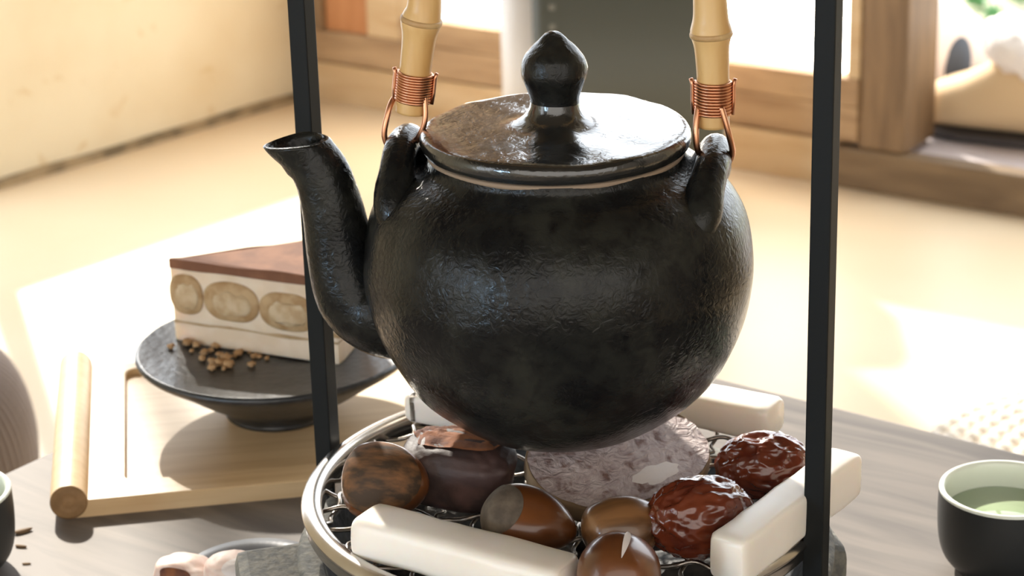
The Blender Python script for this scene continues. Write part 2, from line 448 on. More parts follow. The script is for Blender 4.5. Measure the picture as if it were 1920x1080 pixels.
def slipper(loc, rz, label):
    t = thing('fleece_slipper', label, 'slipper', loc, rz, 'tan fleece-lined slippers on the porch')
    secs = smooth_prof([(0,.006,.014,.014), (.008,.026,.036,.012), (.03,.040,.050,.011), (.06,.046,.062,.011), (.09,.047,.080,.011), (.115,.046,.094,.011), (.15,.042,.085,.011), (.20,.040,.070,.011), (.235,.034,.066,.011), (.25,.012,.04,.02)], 3)
    pyd('upper', *shoe_sections(secs), M_suede, t)
    secs = smooth_prof([(.006,.008,.013,0), (.014,.030,.013,0), (.05,.046,.013,0), (.10,.045,.013,0), (.17,.040,.013,0), (.235,.036,.013,0), (.252,.012,.013,0)], 3)
    pyd('sole', *shoe_sections(secs, e=.5), M_sole, t)
    fleece_ring(t, .155, .103, .062, .042, .024, R(14))
    return t
s1 = at_z(1722, 233, .046)
ang = math.atan2(ub.y, ub.x)
slipper((s1.x, s1.y, .044), ang + R(3), 'tan fleece-lined slipper lying nearest on the porch, toe to the left')
s2 = s1 + ub*.035 + Vector((-ub.y, ub.x, 0))*.128
slipper((s2.x, s2.y, .044), ang + R(-4), 'tan fleece-lined slipper standing behind the nearest one')
s3 = at_z(1712, 205, .046) + Vector((-ub.y, ub.x, 0))*.05
sh = thing('canvas_shoe', 'white canvas shoe with dark navy opening behind the tan slippers', 'shoe', (s3.x, s3.y, .044), ang + R(78))
secs = smooth_prof([(-.07,.012,.05,.01), (-.06,.034,.10,.006), (-.03,.042,.125,.004), (.02,.044,.12,.004), (.07,.042,.085,.004), (.12,.038,.055,.004), (.155,.012,.03,.006)], 3)
pyd('upper', *shoe_sections(secs), M_white, sh)
v, f = ball(lambda d: Vector((-.005+d.x*.036, -.025+d.y*.025, .055+d.z*.045)), 24, 14); pyd('opening', v, f, M_navy, sh)
secs = [(x, w*1.06+.001, .010, 0) for x, w, h, zb in secs]; pyd('sole', *shoe_sections(secs, e=.6), M_sole, sh)

# ------------------------------------------------------------------ floor cushions
# ribbed pouf at the left edge
pf = thing('ribbed_pouf', 'taupe rib-knit floor pouf at the left edge beyond the table', 'pouf', (-.572, 1.56, 0))
prof = smooth_prof([(.0,.163), (.08,.163), (.15,.155), (.188,.135), (.203,.09), (.198,.03), (.18,.004), (0,.0)], 5)
NR = 130
v, f = lathe(prof, NR*6)
v2 = []
for p in v:
    r = math.hypot(p.x, p.y); a = math.atan2(p.y, p.x)
    k = 1 - .045*min(1, r/.12)*(0.5-0.5*math.cos(a*NR))
    v2.append(Vector((p.x*k, p.y*k, p.z)))
pyd('cover', v2, f, M_pouf, pf)
pyd('top_button', *ball(lambda d: Vector((d.x*.02, d.y*.02, .163+d.z*.006)), 16, 10), M_pouf, pf)
# crocheted cushion at the right edge
cc = thing('crochet_cushion', 'round cream crocheted floor cushion at the right edge beyond the table', 'cushion', (.553, 1.545, 0))
for k in range(15):
    r = .022 + .0165*k
    ns = max(6, int(2*PI*r/.017))
    v, f = [], []
    nseg = ns*6; n = 8
    zt = .034 - .014*(r/.26)**4
    for i in range(nseg):
        a = 2*PI*i/nseg
        b = abs(math.sin(a*ns/2 + (k%2)*.8))**.6
        rr = .0052 + .0042*b
        for j in range(n):
            q = 2*PI*j/n
            v.append(Vector(((r+rr*math.cos(q))*math.cos(a), (r+rr*math.cos(q))*math.sin(a), zt-.010+rr*1.25*math.sin(q))))
    for i in range(nseg):
        i2 = (i+1) % nseg
        for j in range(n):
            j2 = (j+1) % n
            f.append((i*n+j, i2*n+j, i2*n+j2, i*n+j2))
    pyd('braid_ring', v, f, M_croch, cc)
pyd('pad', *lathe([(0,0), (.24,0), (.258,.008), (.255,.016), (.2,.020), (0,.022)], 64), M_croch, cc)

# ------------------------------------------------------------------ table (square, aligned with the room)
TZ = .33
ta = math.atan2(-.606, .795)
tcorn = Vector((-.073, 1.225, 0)); e1 = Vector((math.cos(ta), math.sin(ta), 0)); e2 = Vector((math.sin(ta), -math.cos(ta), 0))
tc = tcorn + e1*.42 + e2*.42
tb = thing('low_table', 'low square dark wooden table carrying the grill, tray and cups', 'table', (tc.x, tc.y, 0), ta)
bm = bmesh.new(); bm_box(bm, -.42, .42, -.42, .42, TZ-.028, TZ, .003)
top = bmo('tabletop', bm, M_table, tb, smooth=False)
for sx in (-1, 1):
    for sy in (-1, 1):
        box('leg', sx*.36-.025, sx*.36+.025, sy*.36-.025, sy*.36+.025, 0, TZ-.028, M_table, tb, .003)
for s in (-1, 1):
    box('apron', -.33, .33, s*.36-.01, s*.36+.01, TZ-.09, TZ-.028, M_table, tb, .002)
    box('apron', s*.36-.01, s*.36+.01, -.33, .33, TZ-.09, TZ-.028, M_table, tb, .002)

# ------------------------------------------------------------------ brazier with its grill
CX, CY = .0185, .809
brz = thing('brazier', 'round granular grey stone brazier with two lug handles under the grill', 'brazier', (CX, CY, TZ), 0)
RZ = .0505
RB = .1075
prof = smooth_prof([(0,0), (.062,0), (.070,.003), (.088,.018), (.102,.034), (RB,.046)], 4) + [(RB, RZ-.0015), (RB-.0015, RZ), (RB-.0085, RZ), (RB-.010, RZ-.0015)]
pyd('bowl', *lathe(prof, 96), M_stone, brz)
prof = smooth_prof([(RB-.0098,RZ-.001), (RB-.012,.04), (.088,.028), (.07,.016), (.05,.011), (0,.010)], 4)
pyd('inner_wall', *lathe(prof, 96), M_soot, brz)
lug_p = [at_z(528, 1062, TZ+RZ), at_z(1556, 955, TZ+RZ)]
for i, p in enumerate(lug_p):
    a = math.atan2(p.y-CY, p.x-CX) if i == 0 else math.atan2(lug_p[0].y-CY, lug_p[0].x-CX) + PI
    bm = bmesh.new(); bm_box(bm, RB-.012, RB+(.024 if i == 0 else .0025), -.030, .030, RZ-.021, RZ-.004, .005)
    for vv in bm.verts:
        if vv.co.x > RB+.012: vv.co.y *= .8; vv.co.z += .002
    bmesh.ops.transform(bm, matrix=Matrix.Rotation(a, 4, 'Z'), verts=bm.verts[:])
    bmo('lug_handle', bm, M_stone, brz, smooth=False)
# charcoal pieces lying in the bowl
for k in range(16):
    a = k*2.4; r = .072*math.sqrt((k+.6)/16)
    s = random.uniform(.010, .016)
    o3 = Vector((k*3.1, 0, 0))
    def fn(d, s=s, o3=o3):
        q = Vector((sgnp(d.x,.6)*s*1.3, sgnp(d.y,.6)*s*.9, sgnp(d.z,.6)*s*.75)); return q*(1+.22*noise.noise(d*1.7+o3))
    ch = pyd('charcoal', *ball(fn, 14, 9), M_coal, None, smooth=False)
    ch.location = (CX+r*math.cos(a), CY+r*math.sin(a), TZ+.0105+s*.72 + max(0, (r-.045)*.28)); ch.rotation_euler = (0, 0, random.random()*3)
    tag(ch, 'black charcoal lump inside the stone brazier under the wire grill', 'charcoal', 'charcoal lumps in the brazier')

ZR = .404
RR = .1046
gr = thing('wire_grill', 'round steel grill of crimped wire over the stone brazier', 'grill', (CX, CY, ZR), 0)
hw, hh = .0042, .0088
prof = [(RR-hw*2, -hh), (RR-hw*2, -.003), (RR-hw*1.7,-.0006), (RR-hw*1.1, 0), (RR-hw*.5,-.0006), (RR, -.0028), (RR, -.0042), (RR-.0009,-.0048), (RR-.0009, -hh), (RR-.0018, -hh-.0006), (RR-hw*1.6,-hh-.0006)]
pyd('rim', *lathe(smooth_prof(prof, 2), 128, closed=True), M_steel, gr)
pitch = .0142; GA = R(-11); WR = .00095
def wire(dirv, off, ph):
    half = math.sqrt(max(0, (RR-.006)**2 - off*off))
    if half < .012: return
    nrm = Vector((-dirv.y, dirv.x, 0))
    path = []
    ns = max(8, int(2*half/(pitch/8)))
    for i in range(ns+1):
        t = -half + 2*half*i/ns
        path.append(dirv*t + nrm*(off + .0009*math.sin(PI*t/pitch*2+1)) + Vector((0, 0, -.0060 + .0016*math.cos(PI*t/pitch + ph*PI))))
    pyd('wire', *tube(path, WR, 6), M_wire, gr)
d1 = Vector((math.cos(GA), math.sin(GA), 0)); d2 = Vector((-math.sin(GA), math.cos(GA), 0))
for k in range(-7, 8):
    wire(d1, k*pitch + .004, k); wire(d2, k*pitch + .003, k+1)
# three feet that carry the grill on the brazier rim
for a in (R(35), R(155), R(275)):
    box('foot', RR-.0075, RR-.0015, -.004, .004, -.0232, -.0085, M_steel, gr, .001, Matrix.Rotation(a, 4, 'Z'))
ZG = ZR - .0036       # top of the wires

# ------------------------------------------------------------------ hanging frame
fa = at_z(609, 889, ZR); fb = at_z(1530, 930, ZR)
fa = Vector((CX-.100, CY+.052, 0)); 
pa = at_plane(606, 700, (0, .861, 0), Vector((0,1,0))); pb = at_plane(1538, 700, (0, .757, 0), Vector((0,1,0)))
fmid = Vector(((pa.x+pb.x)/2, (pa.y+pb.y)/2, 0)); fang = math.atan2(pb.y-pa.y, pb.x-pa.x); flen = math.hypot(pb.x-pa.x, pb.y-pa.y)
fr = thing('hanging_frame', 'black iron frame of two square posts from which the teapot hangs', 'frame', (fmid.x, fmid.y, TZ), fang)
PS = .0039; FH = .415
for s in (-1, 1):
    box('post', s*flen/2-PS, s*flen/2+PS, -PS, PS, .004, FH, M_iron, fr, .0006)
    box('foot_plate', s*flen/2-.012, s*flen/2+.012, -.03 if s < 0 else -.03, .03, 0, .004, M_iron, fr, .001)
box('top_bar', -flen/2-PS, flen/2+PS, -PS, PS, FH, FH+2*PS, M_iron, fr, .0006)

# ------------------------------------------------------------------ teapot (origin on its axis at the widest level)
PZ = .497
PO = Vector((CX-.0005, CY+.003, PZ)); PA = R(-9)
pot = thing('teapot', 'black wrinkled-glaze teapot with bamboo handle hanging over the grill', 'teapot', PO, PA)
hdir = Vector((math.cos(PA), math.sin(PA), 0)); hn = Vector((-math.sin(PA), math.cos(PA), 0))
def ph(px, py, off=0):                         # point in the pot's own handle plane
    q = at_plane(px, py, PO + hn*off, hn) - PO
    return Vector((q.dot(hdir), off, q.z))
prof = smooth_prof([(0,-.0665), (.022,-.0667), (.034,-.065), (.047,-.0578), (.060,-.045), (.0695,-.0275), (.0745,-.008), (.0750,.004), (.0725,.0185), (.0665,.0295), (.0585,.0365), (.0525,.0395), (.0495,.0420), (.0488,.0450)], 5)
v, f = lathe(prof, 128, (38, .0012)); pyd('body', v, f, M_pot, pot)
pyd('clay_rim', *lathe([(.0470,.0435), (.0487,.0440), (.0490,.0450), (.0488,.0457), (.0470,.0460)], 96, closed=True), M_clay, pot)
lid_prof = smooth_prof([(.046,.0461), (.0492,.0463), (.0507,.0478), (.0513,.0500), (.0508,.0524), (.0485,.0538), (.040,.0544), (.028,.0549), (.018,.0556), (.0128,.0576), (.0100,.0610), (.0092,.0640)], 4)
v, f = lathe(lid_prof, 128, (60, .0009)); lid = pyd('lid', v, f, M_lid, pot)
kp = smooth_prof([(.0092,.0630), (.0093,.0655), (.0105,.0690), (.0122,.0735), (.0124,.0770), (.0113,.0810), (.0088,.0842), (.0060,.0866), (.0045,.0884), (.0028,.0899), (0,.0905)], 4)
v, f = lathe(kp, 48, (120, .0009)); pyd('knob', v, f, M_pot, lid)
# spout
st = [(800,590,62), (745,588,76), (702,574,76), (668,550,68), (646,500,60), (634,440,54), (622,380,50), (604,328,46), (580,290,45), (556,264,50)]
cs = smooth_prof([(*ph(a, b), r/FPX*1.0) for a, b, r in st], 5)
path = [c[:3] for c in cs]; rad = [c[3] for c in cs]
tans = [None]*len(path)
for k in range(8):                             # the mouth is cut level
    i = len(path)-1-k
    t0 = (Vector(path[min(i+1,len(path)-1)])-Vector(path[i-1])).normalized()
    tans[i] = t0.lerp(Vector((-.05,0,1)), 1-k/8)
for dz, q in ((.0006,.90), (-.002,.82), (-.012,.7), (-.02,.3)):
    e = Vector(path[len(cs)-1]); path.append(e + Vector((.35*max(0,-dz), 0, dz))); rad.append(rad[len(cs)-1]*q); tans.append(Vector((-.05,0,1)))
v, f = tube(path, rad, 28, tans)
tip = Vector(path[len(cs)-1])
v2 = []
for p in v:
    k = max(0, 1 - abs(p.z-tip.z)/.02)         # drawn-out pouring lip
    if p.x < tip.x and p.z > tip.z-.02: p = Vector((tip.x + (p.x-tip.x)*(1+.12*k), p.y*(1-.25*k*min(1,(tip.x-p.x)/.01)), p.z - .0016*k*min(1,(tip.x-p.x)/.01)))
    v2.append(p + Vector((noise.noise(p*70), noise.noise(p*70+Vector((5,5,5))), 0))*.0006)
pyd('spout', v2, f, M_pot, pot)
# two lugs, each an arch standing on the shoulder
def lug(side, topz, topx, bx, bz, half):
    pts = smooth_prof([(side*bx*.80,-half*1.0,bz-.014), (side*bx,-half,bz), (side*(bx+(topx-bx)*.55),-half*.66,bz+(topz-bz)*.58), (side*topx,-half*.28,topz-.002), (side*topx,half*.28,topz-.002), (side*(bx+(topx-bx)*.55),half*.66,bz+(topz-bz)*.58), (side*bx,half,bz), (side*bx*.80,half*1.0,bz-.014)], 5)
    n = len(pts)
    rad = [.0066 + .0034*abs(2*i/(n-1)-1)**2.2 for i in range(n)]
    v, f = tube(pts, rad, 18)
    v = [p + Vector((noise.noise(p*80), noise.noise(p*80+Vector((5,5,5))), noise.noise(p*80+Vector((0,5,9)))))*.0006 for p in v]
    pyd('lug', v, f, M_pot, pot)
    return Vector((side*topx, 0, topz-.0075))
lr = ph(1340, 262); ll = ph(757, 240)
rl = lug(1, lr.z-.005, lr.x, .0555, .027, .029)
lf = lug(-1, ll.z-.005, -ll.x, .0575, .028, .026)
# bamboo handle: one bent cane with swollen nodes
hr = [ph(1338, 236), ph(1337, 150), ph(1333, 55), ph(1331, 0)]
hl = [ph(771, 210), ph(778, 140), ph(789, 45), ph(796, 0)]
ztop = .178
xm = (hr[-1].x+hl[-1].x)/2; hwid = (hr[-1].x-hl[-1].x)/2; zb = hr[-1].z+.012
arch = [Vector((xm+hwid*math.cos(PI*k/12), 0, zb+(ztop-zb)*math.sin(PI*k/12))) for k in range(0, 13)]
ctrl = hr[:3] + [hr[3]] + arch[1:-1] + [hl[3]] + hl[:3][::-1]
cane = smooth_prof([tuple(c) for c in ctrl], 10)
nodes = [ph(1333, 60), arch[3], arch[6], arch[9], ph(790, 42)]
rad = []
for p in cane:
    d = min((Vector(p)-q).length for q in nodes)
    rad.append(.00595 + .0012*math.exp(-(d/.0035)**2) + .0006*math.exp(-(d/.012)**2))
han = pyd('handle', *tube(cane, rad, 28), M_bamboo, pot)
for q in nodes:
    i = min(range(len(cane)), key=lambda j: (Vector(cane[j])-q).length)
    t = (Vector(cane[min(i+1,len(cane)-1)])-Vector(cane[max(i-1,0)])).normalized()
    ring = [Vector(cane[i]) + t*dz for dz in (-.0013,-.0006,.0002,.0010)]
    pyd('node_ring', *tube(ring, [rad[i]*.99, rad[i]+.0003, rad[i]+.0003, rad[i]*.99], 28), M_node, han)
def wrap(p0, p1, r, turns):
    ax = (p1-p0); t = ax.normalized(); s = t.cross(Vector((0,1,0))).normalized(); u2 = s.cross(t)
    path = []
    n = turns*20
    for i in range(n+1):
        a = 2*PI*turns*i/n
        path.append(p0 + ax*(i/n) + (s*math.cos(a)+u2*math.sin(a))*(r + .00015*noise.noise(Vector((i*.11,0,0)))))
    wr = pyd('copper_wrap', *tube(path, .00058, 6), M_cop, pot)
    # tucked end
    e = p0 + s*(r+.0006)
    pyd('wire_end', *tube([e, e+ax*.4+s*.0004, e+ax*.9+s*.0004, e+ax*1.08+s*.0010], .0008, 6), M_cop, wr)
    e = p0 - s*(r+.0006)
    pyd('wire_end', *tube([e, e+ax*.4-s*.0004, e+ax*.9-s*.0004, e+ax*1.08-s*.0010], .0008, 6), M_cop, wr)
wrap(ph(1337, 214), ph(1337, 152), .0066, 11)
wrap(ph(774, 190), ph(779, 136), .0066, 11)
# copper loops from the wraps down through the lugs
def loop(a, low, b, base):
    P = smooth_prof([tuple(x) for x in (a, (a*.45+low*.55)+(a-b).normalized()*.0035, low+(a-b).normalized()*.005+Vector((0,0,.004)), low, low-(a-b).normalized()*.005+Vector((0,0,.004)), (b*.45+low*.55)-(a-b).normalized()*.0035, b)], 7)
    pyd('copper_loop', *tube(P, .00105, 8), M_cop, pot)
def loopx(pa, pl, pb, offs):
    pts = [ph(x, y, o) for (x, y), o in zip(pa, offs)]
    pyd('copper_loop', *tube(smooth_prof([tuple(p) for p in pts], 7), .00115, 8), M_cop, pot)
loopx([(1309,200), (1305,240), (1308,280), (1325,308), (1355,312), (1373,290), (1366,250), (1352,200)], None, None, (-.003,-.006,-.006,0,.001,-.002,-.006,-.0055))
loopx([(769,175), (741,182), (727,215), (722,262), (752,300), (783,260), (797,225), (796,175)], None, None, (.005,.002,-.002,-.003,0,-.004,-.005,-.003))
# hook on the frame's bar holding the cane
hk = PO + Matrix.Rotation(PA, 3, 'Z') @ Vector((xm, 0, ztop))
bl = Vector((fmid.x, fmid.y, TZ))
Mi = Matrix.Rotation(-fang, 3, 'Z')
hkl = Mi @ (hk - bl)
zt = FH - .0005
hp = smooth_prof([(hkl.x, 0, zt+.012), (hkl.x, -PS-.003, zt+.010), (hkl.x, -PS-.003, zt-.008), (hkl.x, hkl.y+.012, hkl.z+.012), (hkl.x, hkl.y+.010, hkl.z-.006), (hkl.x, hkl.y, hkl.z-.0083), (hkl.x, hkl.y-.011, hkl.z-.004)], 6)
pyd('hook', *tube(hp, .0019, 8), M_iron, fr)

# ------------------------------------------------------------------ food on the grill
def stick(p0, p1, w, h, z0, z1, label, seed, e=.45, bow=0):
    """rice cake stick: rounded-square section swept from p0 to p1 (bottom heights z0, z1)"""
    P0 = Vector((p0.x, p0.y, z0+h/2)); P1 = Vector((p1.x, p1.y, z1+h/2))
    L = (P1-P0).length; ax = (P1-P0)/L
    v, f = [], []
    n = 28; ks = [0, .0008, .0022, .005] + [L*k/12 for k in range(1, 12)] + [L-.005, L-.0022, L-.0008, L]
    for x in ks:
        ed = min(x, L-x); q = 1 - .16*max(0, 1-ed/.003)**2
        for i in range(n):
            a = 2*PI*i/n
            p = Vector((x-L/2, sgnp(math.cos(a), e)*w/2*q, sgnp(math.sin(a), e)*h/2*q + bow*(1-(2*x/L-1)**2)))
            p += Vector((noise.noise(p*55+Vector((seed,0,0)))*.0012, noise.noise(p*70+Vector((0,seed,0)))*.0008, noise.noise(p*70+Vector((0,0,seed)))*.0006))
            v.append(p)
    k = len(ks)
    for j in range(k-1):
        for i in range(n):
            i2 = (i+1) % n; f.append((j*n+i, j*n+i2, (j+1)*n+i2, (j+1)*n+i))
    f.append(tuple(range(n))[::-1]); f.append(tuple((k-1)*n+i for i in range(n)))
    o = pyd('rice_cake_stick', v, f, M_ricecake)
    o.matrix_world = Matrix.Translation((P0+P1)/2) @ ax.to_track_quat('X', 'Z').to_matrix().to_4x4()
    tag(o, label, 'rice cake', 'rice cake sticks on the grill')
    return o
stick(at_z(682, 990, ZG+.009), at_z(1066, 1093, ZG+.009), .0205, .0175, ZG, ZG, 'white rice cake stick in front, left end touching the chestnut', 1)
stick(at_z(1362, 1060, ZR+.006), at_z(1587, 897, ZR+.006), .0150, .0185, ZR-.0015, ZR+.0005, 'square white rice cake stick jutting over the grill rim at the right post', 2, e=.3)
stick(at_z(1205, 742, ZR+.006), at_z(1455, 792, ZR+.006), .0190, .0160, ZR-.001, ZR-.001, 'white rice cake stick behind the teapot at the right, by the rear jujube', 3)
stick(at_z(770, 752, ZR+.008), at_z(905, 775, ZR+.008), .0150, .0140, ZR+.0006, ZR+.0006, 'white rice cake stick half hidden behind the left of the teapot', 4)

def put(o, px, py, zc, rot):
    p = at_z(px, py, zc); o.location = (p.x, p.y, zc); o.rotation_euler = rot
def chestnut(px, py, a, b, c, rot, label, m, scar=None, seed=0, zc=None, slit=False):
    """a,b,c half sizes; +x is the tip; the scar is a cap around the given local direction"""
    def fn(d, g=1.0):
        tipk = max(0, d.x)**6
        p = Vector((d.x*a*(1+.13*tipk), d.y*b, d.z*c))
        if d.x < -.55: p.x = -a*(.55+.30*((-d.x-.55)/.45))
        p *= g*(1+.035*noise.noise(d*1.6+Vector((seed,0,0))))
        return p
    t = thing('chestnut', label, 'chestnut', group='roasted chestnuts on the grill')
    pyd('shell', *ball(fn, 48, 30), m, t)
    if scar:
        dirv, ang, sm = scar
        q = Vector(dirv).to_track_quat('Z', 'Y').to_matrix()
        pyd('scar', *ball(lambda d: fn(q @ d, 1.012), 40, 14, ang), sm, t)
    if slit:
        q = Matrix.Rotation(R(15), 3, 'Z')
        v, f = [], []
        for i in range(13):
            k = -1+2*i/12; wd = .0011*(1-k*k)+.0001
            for s in (-1, 0, 1):
                d = Vector((k*.55, .10+s*wd/b, math.sqrt(max(.05, 1-(k*.55)**2)))).normalized()
                v.append(fn(d, 1.022 if s else 1.006))
        for i in range(12):
            for s in range(2): f.append((i*3+s, i*3+s+1, i*3+s+4, i*3+s+3))
        pyd('slit', v, f, M_starch, t)
    put(t, px, py, (ZG + c) if zc is None else zc, rot)
    return t
# facing the camera is about (0,-.9,.42) in world
chestnut(711, 903, .0175, .0158, .0125, (R(52), R(4), R(-6)), 'roasted chestnut at the left rim with its big fibrous scar facing out', M_nut, ((0,0,1), R(64), M_hilum), 1, ZG+.0155)
chestnut(980, 975, .0185, .0140, .0115, (R(28), R(10), R(-14)), 'roasted chestnut with a half-moon grey scar, in the middle behind the front rice cake', M_nut, ((-.75,-.15,.65), R(50), M_hilum2), 2, ZG+.0125)
chestnut(1160, 990, .0170, .0125, .0115, (R(10), R(-4), R(8)), 'plain streaked brown roasted chestnut between the two scarred ones and the jujube', M_nut2, None, 3)
chestnut(1160, 1078, .0185, .0150, .0145, (R(18), 0, R(80)), 'roasted chestnut with a cut slit at the front edge of the grill', M_nut, None, 4, None, True)

def jujube(px, py, a, b, c, rot, label, seed):
    def fn(d):
        p = Vector((d.x*a, sgnp(d.y,.95)*b, sgnp(d.z,.95)*c))
        q = d*2.6 + Vector((seed,0,0)); q.x *= .75
        n1 = 1-abs(noise.noise(q))*2.0; n2 = 1-abs(noise.noise(q*2.1+Vector((3,3,3))))*2
        return p*(1 + .075*n1 + .040*n2 - .05)
    t = thing('jujube', label, 'jujube', group='dried jujubes on the grill')
    v, f = ball(fn, 110, 70)
    pyd('skin', v, f, M_jujube, t)
    end = fn(Vector((1,0,0)))
    pyd('stem_pit', *ball(lambda d: end*.985 + Vector((d.x*.0012, d.y*.0022, d.z*.0022)), 14, 9), M_nut2, t)
    put(t, px, py, ZG + c*.96, rot)
jujube(1312, 970, .0205, .0150, .0150, (R(10), 0, R(12)), 'glossy wrinkled dark red jujube in front, beside the square rice cake', 1.3)
jujube(1434, 876, .0190, .0135, .0135, (R(40), 0, R(-8)), 'glossy wrinkled dark red jujube at the back, left of the right post', 5.1)

def slab(name, label, cat, px, py, zc, rot, a, b, th, mface, mskin, seed, patch=None, e=.85):
    t = thing(name, label, cat)
    n = 72
    out = []
    for i in range(n):
        an = 2*PI*i/n
        k = 1 + .06*noise.noise(Vector((math.cos(an)*1.3+seed, math.sin(an)*1.3, 0))) + .012*noise.noise(Vector((math.cos(an)*9+seed, math.sin(an)*9, 0)))
        out.append(Vector((sgnp(math.cos(an), e)*a*k, sgnp(math.sin(an), e)*b*k, 0)))
    def face(zf, rings=10, amp=.0009):
        v = [Vector((0,0,zf(Vector((0,0,0)))))]; f = []
        for j in range(1, rings+1):
            for p in out:
                q = p*(j/rings)*.985; v.append(Vector((q.x, q.y, zf(q))))
        for i in range(n): f.append((0, 1+i, 1+(i+1)%n))
        for j in range(rings-1):
            for i in range(n):
                A, B = 1+j*n, 1+(j+1)*n; f.append((A+i, B+i, B+(i+1)%n, A+(i+1)%n))
        return v, f
    zf = lambda q: th/2 + .0009*noise.noise(q*90+Vector((seed,0,0))) + .0016*noise.noise(q*35+Vector((seed,0,0)))
    pyd('cut_face', *face(zf), mface, t)
    v, f = [], []
    lv = [(.96,-th/2), (1.0,-th*.35), (1.012,0), (1.008,th*.3), (.992,th/2+.0004), (.97,th/2-.0004)]
    for s, z in lv:
        for i, p in enumerate(out):
            q = p*(s+.012*noise.noise(Vector((p.x*160, p.y*160, z*160)))); v.append(Vector((q.x, q.y, z)))
    for j in range(len(lv)-1):
        for i in range(n):
            i2 = (i+1) % n; f.append((j*n+i, j*n+i2, (j+1)*n+i2, (j+1)*n+i))
    f.append(tuple(range(n))[::-1])
    pyd('skin', v, f, mskin, t)
    if patch:
        cx, cy, pa, pb, pr = patch
        v, f = [Vector((cx, cy, zf(Vector((cx,cy,0)))+.0005))], []
        for j in (1, 2, 3):
            for i in range(28):
                an = 2*PI*i/28; k = j/3*(1+.35*noise.noise(Vector((math.cos(an)*2+seed, math.sin(an)*2, 4))))
                x, y = math.cos(an)*pa*k, math.sin(an)*pb*k
                q = Vector((cx+x*math.cos(pr)-y*math.sin(pr), cy+x*math.sin(pr)+y*math.cos(pr), 0)); v.append(Vector((q.x, q.y, zf(q)+(.0005 if j < 3 else -.0003))))
        for i in range(28): f.append((0, 1+i, 1+(i+1)%28))
        for j in range(2):
            for i in range(28):
                A, B = 1+j*28, 1+(j+1)*28; f.append((A+i, B+i, B+(i+1)%28, A+(i+1)%28))
        pyd('starch_patch', v, f, M_starch, t)
    p = at_z(px, py, zc); t.location = (p.x, p.y, zc); t.rotation_euler = rot
    return t
slab('root_slice', 'large oval purple-grey slice of root with a pale patch, under the teapot', 'root vegetable', 1155, 868, ZG+.0135, (R(20), R(-3), R(24)), .0365, .0275, .010, M_yam, M_yamskin, 2.0, (.010, -.0155, .0115, .0055, R(6)))
# roasted root chunk left of the slice
def fn(d):
    p = Vector((sgnp(d.x,.55)*.0225, sgnp(d.y,.6)*.015, sgnp(d.z,.5)*.0130))
    p.x += .004*d.z
    return p*(1+.07*noise.noise(d*2+Vector((4,1,0)))+.02*noise.noise(d*7))
rc = thing('roasted_root', 'dark purple roasted root chunk with charred orange skin, left under the teapot', 'root vegetable')
pyd('flesh', *ball(fn, 60, 40), M_roast, rc)
q = Vector((-.25,.55,.78)).to_track_quat('Z', 'Y').to_matrix()
pyd('charred_skin', *ball(lambda d: fn(q @ d)*(1.025+.06*noise.noise((q@d)*6)+.03*noise.noise((q@d)*15)), 64, 26, R(46)), M_roastskin, rc)
put(rc, 858, 880, ZG+.0128, (R(8), R(6), R(-14)))

# ------------------------------------------------------------------ bamboo tray with rolled end, plate and cake
fl = at_z(132, 972, TZ); frt = at_z(571, 931, TZ)
tang = math.atan2(frt.y-fl.y, frt.x-fl.x)
tr = thing('bamboo_tray', 'pale bamboo tray with rolled ends under the black cake plate', 'tray', (fl.x, fl.y, TZ), tang)
TL, TD, TT = .228, .168, .0085
bm = bmesh.new()
# board with a sunken panel
rx0, rx1, ry0, ry1 = .026, TL-.026, .018, TD-.010
bm_box(bm, 0, TL, 0, TD, 0, TT-.0035)
bmo('board', bm, M_bboard, tr, smooth=False)
def frame_ring(x0, x1, y0, y1, X0, X1, Y0, Y1, z0, z1, r, seg=6):
    def rr(x0, x1, y0, y1, r):
        pts = []
        for cx, cy, a0 in ((x1-r,y1-r,0), (x0+r,y1-r,PI/2), (x0+r,y0+r,PI), (x1-r,y0+r,1.5*PI)):
            for k in range(seg+1):
                a = a0 + PI/2*k/seg; pts.append((cx+r*math.cos(a), cy+r*math.sin(a)))
        return pts
    A, B = rr(x0,x1,y0,y1,r), rr(X0,X1,Y0,Y1,.0008); n = len(A)
    B2 = rr(X0+.0006,X1-.0006,Y0+.0006,Y1-.0006,.0008); A2 = rr(x0-.0006,x1+.0006,y0-.0006,y1+.0006,r)
    v = [Vector((*p, z0)) for p in A] + [Vector((*p, z1-.0006)) for p in A] + [Vector((*p, z1)) for p in A2] + [Vector((*p, z1)) for p in B2] + [Vector((*p, z1-.0006)) for p in B] + [Vector((*p, z0)) for p in B]
    f = []
    for j in range(5):
        for i in range(n):
            i2 = (i+1) % n; f.append((j*n+i, j*n+i2, (j+1)*n+i2, (j+1)*n+i))
    return v, f
pyd('raised_border', *frame_ring(rx0, rx1, ry0, ry1, 0, TL, 0, TD, TT-.0036, TT, .006), M_bboard, tr, smooth=False)
for xr in (.0, TL):
    rr = .0086
    v, f = tube([(xr, -.0008, rr), (xr, TD+.0008, rr)], rr, 32, cap=False)
    ro = pyd('rolled_end', v, f, M_bboard, tr)
    for yy, sg in ((-.0008, -1), (TD+.0008, 1)):
        v, f = lathe([(0,.0006), (.0015,.0010), (.0022,.0003), (.0042,.0004), (.0050,.0009), (.0058,.0003), (.0074,.0004), (.0086,0), (.0084,-.001)], 32)
        M4 = Matrix.Translation((xr, yy, rr)) @ Matrix.Rotation(PI/2*(1 if sg < 0 else -1), 4, 'X')
        pyd('end_scroll', [M4 @ p for p in v], f, M_bend, ro)

